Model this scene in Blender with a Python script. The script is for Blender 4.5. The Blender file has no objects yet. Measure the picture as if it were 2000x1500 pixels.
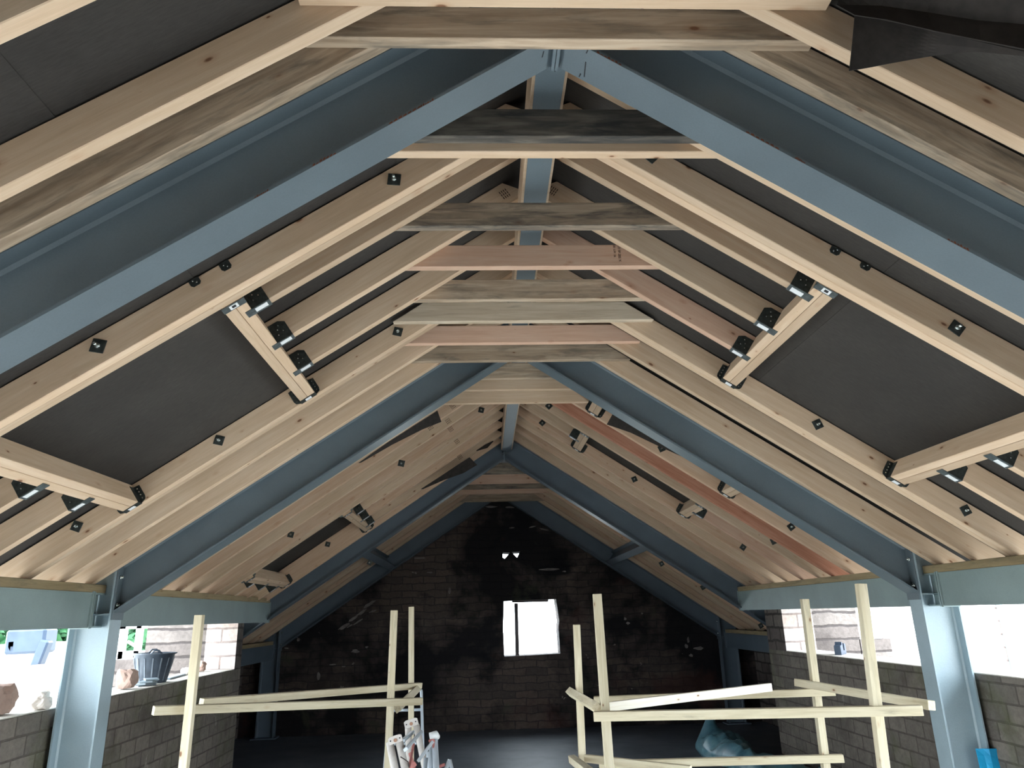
import bpy, bmesh, math, random
from mathutils import Vector, Matrix, noise
from mathutils.geometry import tessellate_polygon
random.seed(7)
sc = bpy.context.scene
COL = sc.collection
Z0 = 1.6                                   # eye height above the floor

# ------------------------------------------------------------------ camera
F_PX = 1414.43
CR = Vector((0.99872, -0.03616, -0.02440)); CU = Vector((0.0, 0.0, 0.0)); CF = Vector((0.04197, 0.95180, 0.30374))
pt, yw, rl = 0.30862391, 0.04406727, -0.02560888
cp, sp, cy, sy = math.cos(pt), math.sin(pt), math.cos(yw), math.sin(yw)
CF = Vector((sy*cp, cy*cp, sp)); r0 = Vector((cy, -sy, 0)); u0 = r0.cross(CF)
CR = r0*math.cos(rl)+u0*math.sin(rl); CU = -r0*math.sin(rl)+u0*math.cos(rl)
CX = -0.26422721
EYE = Vector((CX, 0, Z0))
cam = bpy.data.cameras.new('camera'); camo = bpy.data.objects.new('camera', cam); COL.objects.link(camo)
m = Matrix((CR, CU, -CF)).transposed().to_4x4(); m.translation = EYE
camo.matrix_world = m
cam.sensor_width = 36; cam.lens = F_PX/2000*36; cam.clip_start = 0.05; cam.clip_end = 400
sc.camera = camo

def ray(u, v): return CF + CR*(u-1000)/F_PX - CU*(v-750)/F_PX
def at(u, v, y):
    d = ray(u, v); return EYE + d*(y/d.y)
def atx(u, v, x):
    d = ray(u, v); return EYE + d*((x-CX)/d.x)

# roof geometry
T = 0.66914; S = math.sqrt(1+T*T); COS = 1/S; SIN = T/S
HS = 1.8161+Z0                             # underside of steel at the apex
DS = 0.2514
HR = HS+DS*S-.012                          # underside of timber rafters at the apex
RD = .125                                  # rafter depth
Y1, Y2, Y3, Y4 = 1.9043, 4.8754, 8.6191, 11.4686
B = .1463
XC = 2.6145

# ------------------------------------------------------------------ helpers
def tag(o, label=None, cat=None, group=None, kind=None):
    if label: o['label'] = label
    if cat: o['category'] = cat
    if group: o['group'] = group
    if kind: o['kind'] = kind
    return o
def link(name, me, mat, parent=None, mw=None):
    o = bpy.data.objects.new(name, me); COL.objects.link(o)
    if mat:
        for k in (mat if isinstance(mat, (list, tuple)) else [mat]): me.materials.append(k)
    if parent: o.parent = parent
    if mw is not None: o.matrix_basis = mw
    return o
def empty(name, loc=(0, 0, 0)):
    o = bpy.data.objects.new(name, None); COL.objects.link(o); o.location = loc; o.empty_display_size = .1
    return o
class MB:
    def __init__(s): s.bm = bmesh.new()
    def add(s, verts, faces):
        vs = [s.bm.verts.new(v) for v in verts]; out = []
        for f in faces:
            try: out.append(s.bm.faces.new([vs[i] for i in f]))
            except ValueError: pass
        return out
    def box(s, a, b, M=None, bev=0):
        (x0, y0, z0), (x1, y1, z1) = a, b
        V = [Vector(p) for p in ((x0,y0,z0),(x1,y0,z0),(x1,y1,z0),(x0,y1,z0),(x0,y0,z1),(x1,y0,z1),(x1,y1,z1),(x0,y1,z1))]
        if M is not None: V = [M @ p for p in V]
        fs = s.add(V, [(0,3,2,1),(4,5,6,7),(0,1,5,4),(1,2,6,5),(2,3,7,6),(3,0,4,7)])
        if bev:
            es = {e for f in fs for e in f.edges}
            bmesh.ops.bevel(s.bm, geom=list(es), offset=bev, segments=1, affect='EDGES')
        return s
    def prism(s, poly, y0, y1, bev=0, M=None):
        n = len(poly)
        V = [Vector((p[0], y0, p[1])) for p in poly]+[Vector((p[0], y1, p[1])) for p in poly]
        if M is not None: V = [M @ p for p in V]
        fs = s.add(V, [tuple(range(n)), tuple(range(2*n-1, n-1, -1))]+[(i, i+n, (i+1) % n+n, (i+1) % n) for i in range(n)])
        if bev:
            es = {e for f in fs for e in f.edges}
            bmesh.ops.bevel(s.bm, geom=list(es), offset=bev, segments=1, affect='EDGES')
        return s
    def bar(s, a, b, w, h, up=(0, 0, 1), bev=0):
        a, b = Vector(a), Vector(b); x = (b-a); L = x.length; x.normalize()
        z = Vector(up); y = z.cross(x); y.normalize(); z = x.cross(y)
        M = Matrix((x, y, z)).transposed().to_4x4(); M.translation = a
        return s.box((0, -w/2, -h/2), (L, w/2, h/2), M, bev)
    def tube(s, pts, r, n=10, cap=True):
        pts = [Vector(p) for p in pts]; rings = []
        for i, p in enumerate(pts):
            d = (pts[min(i+1, len(pts)-1)]-pts[max(i-1, 0)]).normalized()
            a = d.orthogonal().normalized() if i == 0 else (rings[-1][1]-d*rings[-1][1].dot(d)).normalized()
            b = d.cross(a); rr = r[i] if isinstance(r, (list, tuple)) else r
            rings.append(([s.bm.verts.new(p+a*rr*math.cos(k*math.tau/n)+b*rr*math.sin(k*math.tau/n)) for k in range(n)], a))
        for (A, _), (Bq, _) in zip(rings, rings[1:]):
            for k in range(n): s.bm.faces.new((A[k], A[(k+1) % n], Bq[(k+1) % n], Bq[k])).smooth = True
        if cap:
            s.bm.faces.new(rings[0][0][::-1]); s.bm.faces.new(rings[-1][0])
        return s
    def build(s, name, mat, parent=None, mw=None, smooth=False):
        bmesh.ops.recalc_face_normals(s.bm, faces=s.bm.faces[:])
        me = bpy.data.meshes.new(name); s.bm.to_mesh(me); s.bm.free()
        if smooth:
            for p in me.polygons: p.use_smooth = True
        return link(name, me, mat, parent, mw)

# ------------------------------------------------------------------ materials
def srgb(r, g, b):
    f = lambda c: (c/255/12.92) if c/255 <= .04045 else ((c/255+.055)/1.055)**2.4
    return (f(r), f(g), f(b), 1)
class NT:
    def __init__(s, name, rough=.7, spec=.3):
        s.mat = bpy.data.materials.new(name); s.mat.use_nodes = True
        s.t = s.mat.node_tree; s.b = s.t.nodes['Principled BSDF']
        s.b.inputs['Roughness'].default_value = rough
        s.b.inputs['Specular IOR Level'].default_value = spec
    def n(s, typ, **kw):
        x = s.t.nodes.new(typ)
        for k, v in kw.items():
            if k.startswith('i_'): x.inputs[k[2:].replace('_', ' ')].default_value = v
            else: setattr(x, k, v)
        return x
    def l(s, a, b): s.t.links.new(a, b)
    def coords(s, scale=(1, 1, 1), rand=True):
        tc = s.n('ShaderNodeTexCoord'); mp = s.n('ShaderNodeMapping'); mp.inputs['Scale'].default_value = scale
        if rand:
            oi = s.n('ShaderNodeObjectInfo'); ad = s.n('ShaderNodeVectorMath', operation='ADD')
            mu = s.n('ShaderNodeMath', operation='MULTIPLY'); mu.inputs[1].default_value = 37.0
            s.l(oi.outputs['Random'], mu.inputs[0]); s.l(tc.outputs['Object'], ad.inputs[0]); s.l(mu.outputs[0], ad.inputs[1])
            s.l(ad.outputs[0], mp.inputs[0])
        else: s.l(tc.outputs['Object'], mp.inputs[0])
        return mp.outputs[0]
    def noise(s, vec, scale, detail=4, rough=.55, dist=0):
        x = s.n('ShaderNodeTexNoise'); x.inputs['Scale'].default_value = scale; x.inputs['Detail'].default_value = detail
        x.inputs['Roughness'].default_value = rough; x.inputs['Distortion'].default_value = dist
        s.l(vec, x.inputs['Vector']); return x.outputs['Fac']
    def ramp(s, fac, stops):
        x = s.n('ShaderNodeValToRGB'); e = x.color_ramp.elements
        e[0].position, e[0].color = stops[0]; e[1].position, e[1].color = stops[-1]
        for p, c in stops[1:-1]:
            k = e.new(p); k.color = c
        s.l(fac, x.inputs[0]); return x.outputs[0]
    def mix(s, fac, a, b, mode='MIX'):
        x = s.n('ShaderNodeMix', data_type='RGBA', blend_type=mode)
        if isinstance(fac, (int, float)): x.inputs[0].default_value = fac
        else: s.l(fac, x.inputs[0])
        for v, k in ((a, 6), (b, 7)):
            if isinstance(v, tuple): x.inputs[k].default_value = v
            else: s.l(v, x.inputs[k])
        return x.outputs[2]
    def bump(s, h, strength=.2, dist=.01):
        x = s.n('ShaderNodeBump'); x.inputs['Strength'].default_value = strength; x.inputs['Distance'].default_value = dist
        s.l(h, x.inputs['Height']); s.l(x.outputs[0], s.b.inputs['Normal'])
    def color(s, c):
        if isinstance(c, tuple): s.b.inputs['Base Color'].default_value = c
        else: s.l(c, s.b.inputs['Base Color'])
        return s.mat
BW = lambda v: (v, v, v, 1)

def wood(name, lo, mid, hi, weather=None, wamt=0.0, knot=(.16, .07, .035, 1), knots=1.0):
    t = NT(name, .72, .25)
    g = t.noise(t.coords((1.1, 16, 16)), 2.2, 5, .6, .6)
    col = t.ramp(g, [(.28, lo), (.5, mid), (.74, hi)])
    fine = t.noise(t.coords((5, 150, 150)), 2.0, 2)
    col = t.mix(.13, col, t.ramp(fine, [(.3, BW(.45)), (.7, BW(1))]), 'MULTIPLY')
    big = t.noise(t.coords((.9, 2, 2)), 1.6, 2)
    col = t.mix(.28, col, t.ramp(big, [(.3, (.74, .66, .58, 1)), (.62, BW(1))]), 'MULTIPLY')
    # knots: small dark spots of varying size with a warm halo
    vo = t.n('ShaderNodeTexVoronoi'); vo.inputs['Scale'].default_value = 1.0
    t.l(t.coords((6.5, 14, 14)), vo.inputs['Vector'])
    sz = t.n('ShaderNodeSeparateColor'); t.l(vo.outputs['Color'], sz.inputs[0])
    dv = t.n('ShaderNodeMath', operation='DIVIDE'); t.l(vo.outputs['Distance'], dv.inputs[0])
    ma = t.n('ShaderNodeMath', operation='MULTIPLY_ADD'); ma.inputs[1].default_value = .16*knots; ma.inputs[2].default_value = .015
    pw = t.n('ShaderNodeMath', operation='POWER'); pw.inputs[1].default_value = 1.6; t.l(sz.outputs[0], pw.inputs[0]); t.l(pw.outputs[0], ma.inputs[0])
    t.l(ma.outputs[0], dv.inputs[1])
    k = t.ramp(dv.outputs[0], [(.45, BW(.92)), (.8, BW(0))])
    hs_ = t.n('ShaderNodeMath', operation='MULTIPLY'); hs_.inputs[1].default_value = .35; t.l(dv.outputs[0], hs_.inputs[0])
    halo = t.ramp(hs_.outputs[0], [(.2, BW(.5)), (.62, BW(0))])
    col = t.mix(halo, col, t.mix(.75, col, (.62, .36, .22, 1), 'MULTIPLY'))
    col = t.mix(k, col, knot)
    if weather:
        w = t.noise(t.coords((1.4, 9, 9)), 2.6, 5, .65, .4)
        col = t.mix(t.ramp(w, [(.62-wamt*.45, BW(0)), (.8-wamt*.35, BW(.92))]), col, weather)
    oi = t.n('ShaderNodeObjectInfo')
    hsv = t.n('ShaderNodeHueSaturation')
    mr = t.n('ShaderNodeMapRange'); mr.inputs['To Min'].default_value = .82; mr.inputs['To Max'].default_value = 1.10
    t.l(oi.outputs['Random'], mr.inputs['Value']); t.l(mr.outputs[0], hsv.inputs['Value']); t.l(col, hsv.inputs['Color'])
    t.bump(fine, .12, .004)
    return t.color(hsv.outputs[0])

PALE = wood('pine_pale', srgb(201,174,145), srgb(210,184,157), srgb(218,196,171))
PALE2 = wood('pine_pale_warm', srgb(202,168,139), srgb(210,179,152), srgb(218,191,167))
PINK = wood('pine_pink', srgb(204,166,142), srgb(213,178,155), srgb(220,190,168))
RED = wood('pine_red', srgb(186,124,98), srgb(202,144,118), srgb(214,162,138), knot=(.2, .06, .03, 1))
BROWN = wood('pine_weathered_brown', srgb(150,130,110), srgb(182,162,140), srgb(208,190,168), srgb(122,112,100), .30)
GREY = wood('pine_weathered_grey', srgb(112,100,88), srgb(146,132,116), srgb(170,158,142), srgb(76,72,68), .42)
DARK = wood('pine_weathered_dark', srgb(80,74,68), srgb(104,98,90), srgb(128,122,112), srgb(54,54,54), .45)
WASH = wood('pine_greyish', srgb(178,160,138), srgb(200,184,162), srgb(214,200,180), srgb(150,140,126), .12)
BATTEN = wood('batten_treated', srgb(186,174,146), srgb(204,193,166), srgb(216,207,184), srgb(160,150,130), .10, knots=.8)
WHITEB = wood('batten_pale', srgb(226,218,200), srgb(236,230,216), srgb(242,238,228))
PLATE = wood('plate_timber', srgb(136,120,92), srgb(152,136,106), srgb(166,150,120), srgb(112,102,82), .2)

def steel(name, c, rough=.42, rust=.0):
    t = NT(name, rough, .5)
    n1 = t.noise(t.coords((1, 1, 1)), 3, 4)
    lo = tuple(x*.9 for x in c[:3])+(1,); hi = tuple(x*1.08 for x in c[:3])+(1,)
    col = t.ramp(n1, [(.3, lo), (.7, hi)])
    sp_ = t.noise(t.coords((1, 1, 1)), 160, 2)
    col = t.mix(.12, col, t.ramp(sp_, [(.35, BW(.5)), (.6, BW(1))]), 'MULTIPLY')
    r = t.noise(t.coords((1, 1, 1)), 9, 5, .7)
    col = t.mix(t.ramp(r, [(.735-rust, BW(0)), (.765-rust, BW(1))]), col, srgb(104, 62, 44))
    t.bump(sp_, .06, .002)
    return t.color(col)
STEEL = steel('steel_grey_paint', srgb(94,106,113))
STEELB = steel('steel_green_grey_paint', srgb(132,148,148), .5, .012)
STEELD = steel('steel_blue_paint', srgb(88,100,110), .45)
GALV = NT('galvanised', .38, .5); GALV.b.inputs['Metallic'].default_value = .75
GALV = GALV.color(GALV.ramp(GALV.noise(GALV.coords((1, 1, 1)), 40, 3), [(.3, srgb(92,102,104)), (.7, srgb(128,138,140))]))
DKGALV = NT('galvanised_dull', .5, .4); DKGALV.b.inputs['Metallic'].default_value = .5
DKGALV = DKGALV.color(DKGALV.ramp(DKGALV.noise(DKGALV.coords((1, 1, 1)), 60, 3), [(.3, srgb(50,54,52)), (.7, srgb(72,78,76))]))
BOLT = NT('zinc_bolt', .25, .5); BOLT.b.inputs['Metallic'].default_value = .9; BOLT = BOLT.color(srgb(205,212,210))
STICK = NT('paper_label', .5); STICK = STICK.color(srgb(225,228,230))
INK = NT('ink', .7); INK = INK.color(srgb(62,44,36))
INKB = NT('ink_black', .7); INKB = INKB.color(srgb(40,42,46))

def felt_mat():
    t = NT('roofing_felt', .85, .25)
    a = t.noise(t.coords((1, 1, 1), False), 1.6, 4)
    col = t.ramp(a, [(.3, srgb(52,49,47)), (.7, srgb(64,61,58))])
    f = t.noise(t.coords((14, 90, 14), False), 2, 3)
    col = t.mix(.5, col, t.ramp(f, [(.3, BW(.6)), (.7, BW(1.15))]), 'MULTIPLY')
    t.bump(f, .25, .004)
    return t.color(col)
FELT = felt_mat()
t = NT('torn_felt', .8, .3); FELT2 = t.color(t.ramp(t.noise(t.coords((1, 1, 1)), 30, 4), [(.3, srgb(34,30,28)), (.7, srgb(48,43,40))]))

def masonry(name, axes, bw, bh, c1, c2, mortar, msize, stains=(), dist=.0, rough=.9, spots=None, bumpd=.012):
    t = NT(name, rough, .2)
    tc = t.n('ShaderNodeTexCoord'); sx = t.n('ShaderNodeSeparateXYZ'); cx_ = t.n('ShaderNodeCombineXYZ')
    t.l(tc.outputs['Object'], sx.inputs[0]); t.l(sx.outputs[axes[0]], cx_.inputs[0]); t.l(sx.outputs[axes[1]], cx_.inputs[1])
    vec = cx_.outputs[0]
    if dist:
        nz = t.n('ShaderNodeTexNoise'); nz.inputs['Scale'].default_value = 4.5; nz.inputs['Detail'].default_value = 3
        t.l(tc.outputs['Object'], nz.inputs['Vector'])
        sb = t.n('ShaderNodeVectorMath', operation='SUBTRACT'); sb.inputs[1].default_value = (.5, .5, .5)
        ml = t.n('ShaderNodeVectorMath', operation='SCALE'); ml.inputs['Scale'].default_value = dist
        ad = t.n('ShaderNodeVectorMath', operation='ADD')
        t.l(nz.outputs['Color'], sb.inputs[0]); t.l(sb.outputs[0], ml.inputs[0]); t.l(ml.outputs[0], ad.inputs[0]); t.l(vec, ad.inputs[1]); vec = ad.outputs[0]
    br = t.n('ShaderNodeTexBrick'); br.inputs['Scale'].default_value = 1
    br.inputs['Brick Width'].default_value = bw; br.inputs['Row Height'].default_value = bh
    br.inputs['Mortar Size'].default_value = msize; br.inputs['Mortar Smooth'].default_value = .35; br.inputs['Bias'].default_value = -.1
    br.inputs['Color1'].default_value = c1; br.inputs['Color2'].default_value = c2; br.inputs['Mortar'].default_value = mortar
    t.l(vec, br.inputs['Vector'])
    col = br.outputs['Color']
    g = t.noise(tc.outputs['Object'], 26, 5, .65)
    col = t.mix(.55, col, t.ramp(g, [(.25, BW(.45)), (.75, BW(1.2))]), 'MULTIPLY')
    for (sc_, lo, hi, c, seed, amt) in stains:
        mp = t.n('ShaderNodeMapping'); mp.inputs['Location'].default_value = (seed, seed*.7, seed*1.3); t.l(tc.outputs['Object'], mp.inputs[0])
        w = t.noise(mp.outputs[0], sc_, 5, .6, .3)
        col = t.mix(t.ramp(w, [(lo, BW(0)), (hi, BW(amt))]), col, c)
    hm = t.n('ShaderNodeMath', operation='MULTIPLY_ADD'); hm.inputs[1].default_value = -1.0
    t.l(br.outputs['Fac'], hm.inputs[0]); t.l(g, hm.inputs[2])
    t.bump(hm.outputs[0], .7, bumpd)
    return t.color(col)
BLOCK = masonry('concrete_blocks', ('Y', 'Z'), .24, .1125, srgb(124,116,108), srgb(104,98,92), srgb(92,86,80), .007,
                [(1.6, .5, .68, srgb(84,88,60), 3, .75), (2.4, .56, .74, srgb(70,64,60), 8, .7), (5, .66, .76, srgb(176,170,160), 15, .75)], .012)
STONEX = masonry('soot_stone', ('X', 'Z'), .34, .105, srgb(92,80,74), srgb(72,65,62), srgb(62,57,55), .009,
                 [(.75, .43, .56, srgb(22,22,25), 5.3, .93), (1.7, .54, .66, srgb(20,21,24), 1.7, .85), (1.1, .6, .7, srgb(70,44,40), 9, .5),
                  (6, .69, .74, srgb(150,140,134), 21, .85), (2.2, .62, .72, srgb(60,64,50), 14, .6)], .08, bumpd=.004)
STONEY = masonry('pier_stone', ('Y', 'Z'), .3, .14, srgb(96,88,84), srgb(120,112,106), srgb(66,60,58), .014, [(2, .5, .7, srgb(60,54,52), 4, .7)], .05)
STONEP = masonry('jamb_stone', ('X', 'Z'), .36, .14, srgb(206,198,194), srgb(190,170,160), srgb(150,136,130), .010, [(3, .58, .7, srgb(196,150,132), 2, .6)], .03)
RUBBLE = masonry('garden_rubble', ('X', 'Z'), .34, .12, srgb(214,186,166), srgb(190,150,130), srgb(150,116,100), .016, [(2, .5, .7, srgb(226,212,200), 2, .7)], .07)
def simple(name, a, b, scale=6, rough=.8, spec=.3, bump=0.0):
    t = NT(name, rough, spec); f = t.noise(t.coords((1, 1, 1)), scale, 5)
    if bump: t.bump(f, bump, .02)
    return t.color(t.ramp(f, [(.3, a), (.7, b)]))
FLOOR = simple('concrete_floor', srgb(84,90,98), srgb(112,118,126), 2.5, .55, .4)
BOUNCE = simple('bounce_floor', srgb(204,200,194), srgb(222,218,212), 2, .8)  # unseen near floor, made pale to bounce light up under the roof
ROCK = simple('red_sandstone', srgb(142,116,104), srgb(176,152,140), 5, .9, .2, .5)
ROCKP = simple('pale_stone', srgb(190,180,170), srgb(220,212,204), 5, .9, .2, .5)
MORT = simple('mortar_bed', srgb(176,170,160), srgb(206,200,190), 12, .9)
GROUND = simple('yard_ground', srgb(200,196,188), srgb(224,220,212), 1.2, .95)
LEAF = simple('leaves', srgb(26,66,40), srgb(56,100,62), 3, .6)
BARK = simple('bark', srgb(70,58,48), srgb(100,86,70), 8, .9)
PAINTW = simple('white_paint', srgb(224,226,226), srgb(236,238,238), 4, .5)
PLASTB = simple('black_plastic', srgb(44,52,62), srgb(64,74,86), 10, .45, .5)
CEM = simple('cement_smear', srgb(76,82,90), srgb(120,128,136), 10, .8)
GREYM = simple('machine_grey', srgb(46,58,74), srgb(62,74,90), 4, .5)
ALU = NT('aluminium', .3, .5); ALU.b.inputs['Metallic'].default_value = .35; ALU = ALU.color(srgb(206,214,222))
TUBE = simple('dusty_tube', srgb(190,182,176), srgb(214,208,202), 14, .5)
REDP = simple('faded_red', srgb(150,84,80), srgb(182,124,118), 9, .6)
PLASTER_LIT = simple('plaster_and_light', srgb(84,78,75), srgb(132,126,122), 9, .9)
RUSTD = simple('rust', srgb(84,50,38), srgb(120,74,54), 60, .9)
RUSTC = simple('rusty_cap', srgb(150,110,90), srgb(176,140,118), 10, .8)
ROPE = simple('dark_cord', srgb(60,52,52), srgb(80,70,68), 10)
BRIGHTBLUE = simple('blue_polythene', srgb(20,150,205), srgb(40,175,225), 5, .4, .4)
DPIPE = simple('grey_pipe', srgb(120,134,140), srgb(140,150,156), 5, .5)
SASH = simple('dark_sash', srgb(70,64,64), srgb(96,88,88), 5, .7)
t = NT('tarpaulin', .4, .5)
_tc = t.noise(t.coords((1, 1, 1)), 3.5, 6, .65, .5)
TARP = t.color(t.ramp(_tc, [(.28, srgb(52,96,112)), (.5, srgb(92,142,156)), (.72, srgb(156,186,190))]))

# ------------------------------------------------------------------ setting
def struct(o, label=None):
    o['kind'] = 'structure'
    if label: o['label'] = label
    return o
m_ = MB(); m_.box((-4.4, -1.6, -.15), (4.4, 8.0, 0)); m_.box((-4.4, 8.0, -.15), (4.4, 11.65, 0)); fo = m_.build('floor', [BOUNCE, FLOOR]); struct(fo)
for f in fo.data.polygons: f.material_index = 1 if f.center.y > 7.9 else 0

def slab_xz(loops, y0, y1):
    """wall in the XZ plane with holes; returns MB"""
    mb = MB(); allv = [p for l in loops for p in l]
    tris = tessellate_polygon([[Vector((p[0], p[1], 0)) for p in l] for l in loops])
    f = [mb.bm.verts.new((p[0], y0, p[1])) for p in allv]; b = [mb.bm.verts.new((p[0], y1, p[1])) for p in allv]
    for tr in tris:
        mb.bm.faces.new([f[i] for i in tr]); mb.bm.faces.new([b[i] for i in reversed(tr)])
    k = 0
    for l in loops:
        n = len(l)
        for i in range(n):
            a, c = k+i, k+(i+1) % n
            mb.bm.faces.new((f[a], f[c], b[c], b[a]))
        k += n
    return mb
top = lambda x: HR+.10*S-T*abs(x)
GY = Y4+B+.04
# gable at the far end: window opening and two small broken holes
wx0, wx1, wz0, wz1 = at(985, 1275, GY).x, at(1093, 1275, GY).x, at(1040, 1281, GY).z, at(1040, 1171, GY).z
holes = []
for (u, v, pts) in ((988, 1083, ((-6, -5), (8, -4), (-2, 8), (-6, 6))), (1008, 1082, ((-9, -4), (8, -5), (2, 7)))):
    holes.append([(at(u+a, v+b, GY).x, at(u+a, v+b, GY).z) for a, b in pts])
outer = [(-4.0, -.1), (4.0, -.1), (4.0, top(4.0)), (0, top(0)), (-4.0, top(4.0))]
win = [(wx0, wz0), (wx1+.01, wz0+.02), (wx1, (wz0+wz1)/2), (wx1+.015, (wz0+wz1)/2+.08), (wx1-.02, wz1), (wx0+.01, wz1-.01), (wx0-.01, (wz0+wz1)/2)]
struct(slab_xz([outer, win]+holes, GY, GY+.42).build('wall_back', STONEX))
# window frame remains
wf = empty('window_1', (wx0, GY+.12, wz0)); struct(wf)
def wbox(name, u0, u1, v0, v1, y, d, mat):
    a, b = at(u0, v1, y), at(u1, v0, y); l = wf.location
    return MB().box((a.x-l.x, y-l.y, a.z-l.z), (b.x-l.x, y+d-l.y, b.z-l.z), None, .003).build(name, mat, wf)
wbox('window_bar', 1007, 1011.5, 1178, 1281, GY+.12, .04, SASH)
wbox('window_head', 1000, 1071, 1166, 1177, GY+.10, .06, SASH)
wbox('window_sill', 987, 1088, 1270.5, 1273.5, GY+.22, .05, DPIPE)
wbox('window_rail', 1002, 1058, 1268, 1269.5, GY+.24, .03, DPIPE)
# pale plaster scraps on the gable; slanted left ones paint light on stone
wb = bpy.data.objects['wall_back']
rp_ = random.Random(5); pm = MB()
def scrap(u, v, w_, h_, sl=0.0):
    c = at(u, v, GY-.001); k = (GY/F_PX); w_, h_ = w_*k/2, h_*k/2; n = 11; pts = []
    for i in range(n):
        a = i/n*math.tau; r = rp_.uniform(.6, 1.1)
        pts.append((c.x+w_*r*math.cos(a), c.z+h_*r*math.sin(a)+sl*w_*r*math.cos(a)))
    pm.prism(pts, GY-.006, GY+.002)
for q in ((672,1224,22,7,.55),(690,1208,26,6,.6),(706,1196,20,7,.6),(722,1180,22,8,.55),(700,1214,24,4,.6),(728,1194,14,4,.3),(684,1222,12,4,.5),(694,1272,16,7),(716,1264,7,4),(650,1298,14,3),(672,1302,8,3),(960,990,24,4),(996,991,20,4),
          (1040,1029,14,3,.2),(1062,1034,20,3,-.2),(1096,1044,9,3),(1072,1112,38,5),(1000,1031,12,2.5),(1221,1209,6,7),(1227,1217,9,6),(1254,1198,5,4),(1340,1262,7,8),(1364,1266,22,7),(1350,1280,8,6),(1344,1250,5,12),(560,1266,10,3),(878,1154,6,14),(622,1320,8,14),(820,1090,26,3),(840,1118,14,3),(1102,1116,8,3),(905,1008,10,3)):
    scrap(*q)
pm.build('plaster_light_scraps', PLASTER_LIT, wb)
# low block walls with stone piers
WT = {-1: Z0-.4785, 1: Z0-.433}
for s, nm in ((-1, 'left'), (1, 'right')):
    xi, xo = 2.9*s, 3.23*s
    jy = 8.28 if s < 0 else 7.99
    m_ = MB(); m_.box((min(xi, xo), 4.15, 0), (max(xi, xo), 8.48, WT[s])); m_.box((min(xi, xo), -1.6, 0), (max(xi, xo), -.2, Z0+.05)); w = struct(m_.build('wall_'+nm, BLOCK))  # unseen gap between the two lengths is added to let light in
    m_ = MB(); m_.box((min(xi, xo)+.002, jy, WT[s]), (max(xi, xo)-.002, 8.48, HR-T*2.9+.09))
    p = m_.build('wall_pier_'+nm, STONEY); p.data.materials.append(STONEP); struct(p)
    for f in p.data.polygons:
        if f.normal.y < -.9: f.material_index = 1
    # mortar bed along the sill
    m_ = MB(); m_.box((min(xi, xo)+.004, 4.15, WT[s]), (max(xi, xo)-.004, jy, WT[s]+.006)); struct(m_.build('trim_1' if s < 0 else 'trim_2', MORT))
    # wider old end bay
    m_ = MB(); m_.box((3.85*s if s > 0 else -4.2, 8.30, 0), (4.2 if s > 0 else -3.85, GY+.42, HR-T*3.85+.12))
    m_.box((3.23 if s > 0 else -3.86, 8.30, 0), (3.86 if s > 0 else -3.23, 8.48, HR-T*3.23+.06))
    struct(m_.build('wall_end_bay_'+nm, STONEX if False else STONEY))
# wall behind the camera
m_ = slab_xz([[(-3.3, 0), (3.3, 0), (3.3, top(3.3)), (0, top(0)), (-3.3, top(3.3))]], -1.6, -1.35)
struct(m_.build('wall_front', BLOCK))

# roofing felt, lapped in three sheets each side
for s, nm in ((-1, 'left'), (1, 'right')):
    m_ = MB(); lim = 4.05*S
    def sheet(d0, d1, off, y0, y1):
        # slope distances
        hh = HR+(RD+.003)*S+off
        poly = [(s*d0*COS, hh-d0*SIN), (s*d1*COS, hh-d1*SIN), (s*d1*COS, hh-d1*SIN+.004), (s*d0*COS, hh-d0*SIN+.004)]
        m_.prism(poly, y0, y1)
    for y0, y1, xm in ((-1.7, 8.42, 3.34), (8.42, GY+.3, 4.1)):
        dm = xm*S
        for i, (d0, d1) in enumerate(((0, .74), (.70, 1.74), (1.70, 2.75), (2.71, 3.76), (3.72, 4.8))):
            if d0 >= dm: continue
            sheet(d0, min(d1, dm), .004*(i % 2)+.0015*i, y0, y1)
    struct(m_.build('ceiling_'+nm, FELT))

# ------------------------------------------------------------------ timber rafters
ML = Matrix(((-COS, 0, -SIN), (0, -1, 0), (-SIN, 0, COS))).to_4x4()
MR = Matrix(((COS, 0, SIN), (0, 1, 0), (-SIN, 0, COS))).to_4x4()
def frame(s, y, h):
    M = (MR if s > 0 else ML).copy(); M.translation = (0, y, h); return M
# local space of a rafter: x down the slope from the apex line, z up from its underside, y from its front face
def rafter(s, y, h=HR, d0=None, d1=None, w=.046, mat=PALE, name='rafter', dep=RD, cut0=True, cut1=True):
    M = frame(s, y, h)
    if d0 is None: d0 = .004*S
    t0 = dep*T if cut0 else 0; t1 = dep*T if cut1 else 0
    poly = [(d0, 0), (d1, 0), (d1+t1, dep), (d0+t0, dep)]
    ys = (0, w) if s > 0 else (-w, 0)
    return MB().prism(poly, ys[0], ys[1], .0025).build(name, mat, None, M)
def loc(o, P): return o.matrix_basis.inverted() @ P
def washer(o, u, v, y, size=.055, rot=.3, nut=True):
    """square plate washer with bolt on the face of rafter o, where pixel (u, v) meets the face at depth y"""
    p = loc(o, at(u, v, y)); sg = -1 if o.matrix_basis[1][1] > 0 else 1     # outward from the face that looks at -y
    M = Matrix.Translation((p.x, p.y+sg*.0, p.z)) @ Matrix.Rotation(rot, 4, 'Y')
    a = MB(); hs = size/2; ya, yb = sorted((sg*.0, sg*.004))
    a.box((-hs, ya, -hs), (hs, yb, hs), None, .0012)
    pl = a.build('washer_plate', DKGALV, o, M)
    b = MB(); b.tube([(0, sg*.003, 0), (0, sg*.012, 0)], .011, 6); b.tube([(0, sg*.01, 0), (0, sg*.034, 0)], .0055, 8)
    b.build('bolt', BOLT, pl)
    return pl
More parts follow.
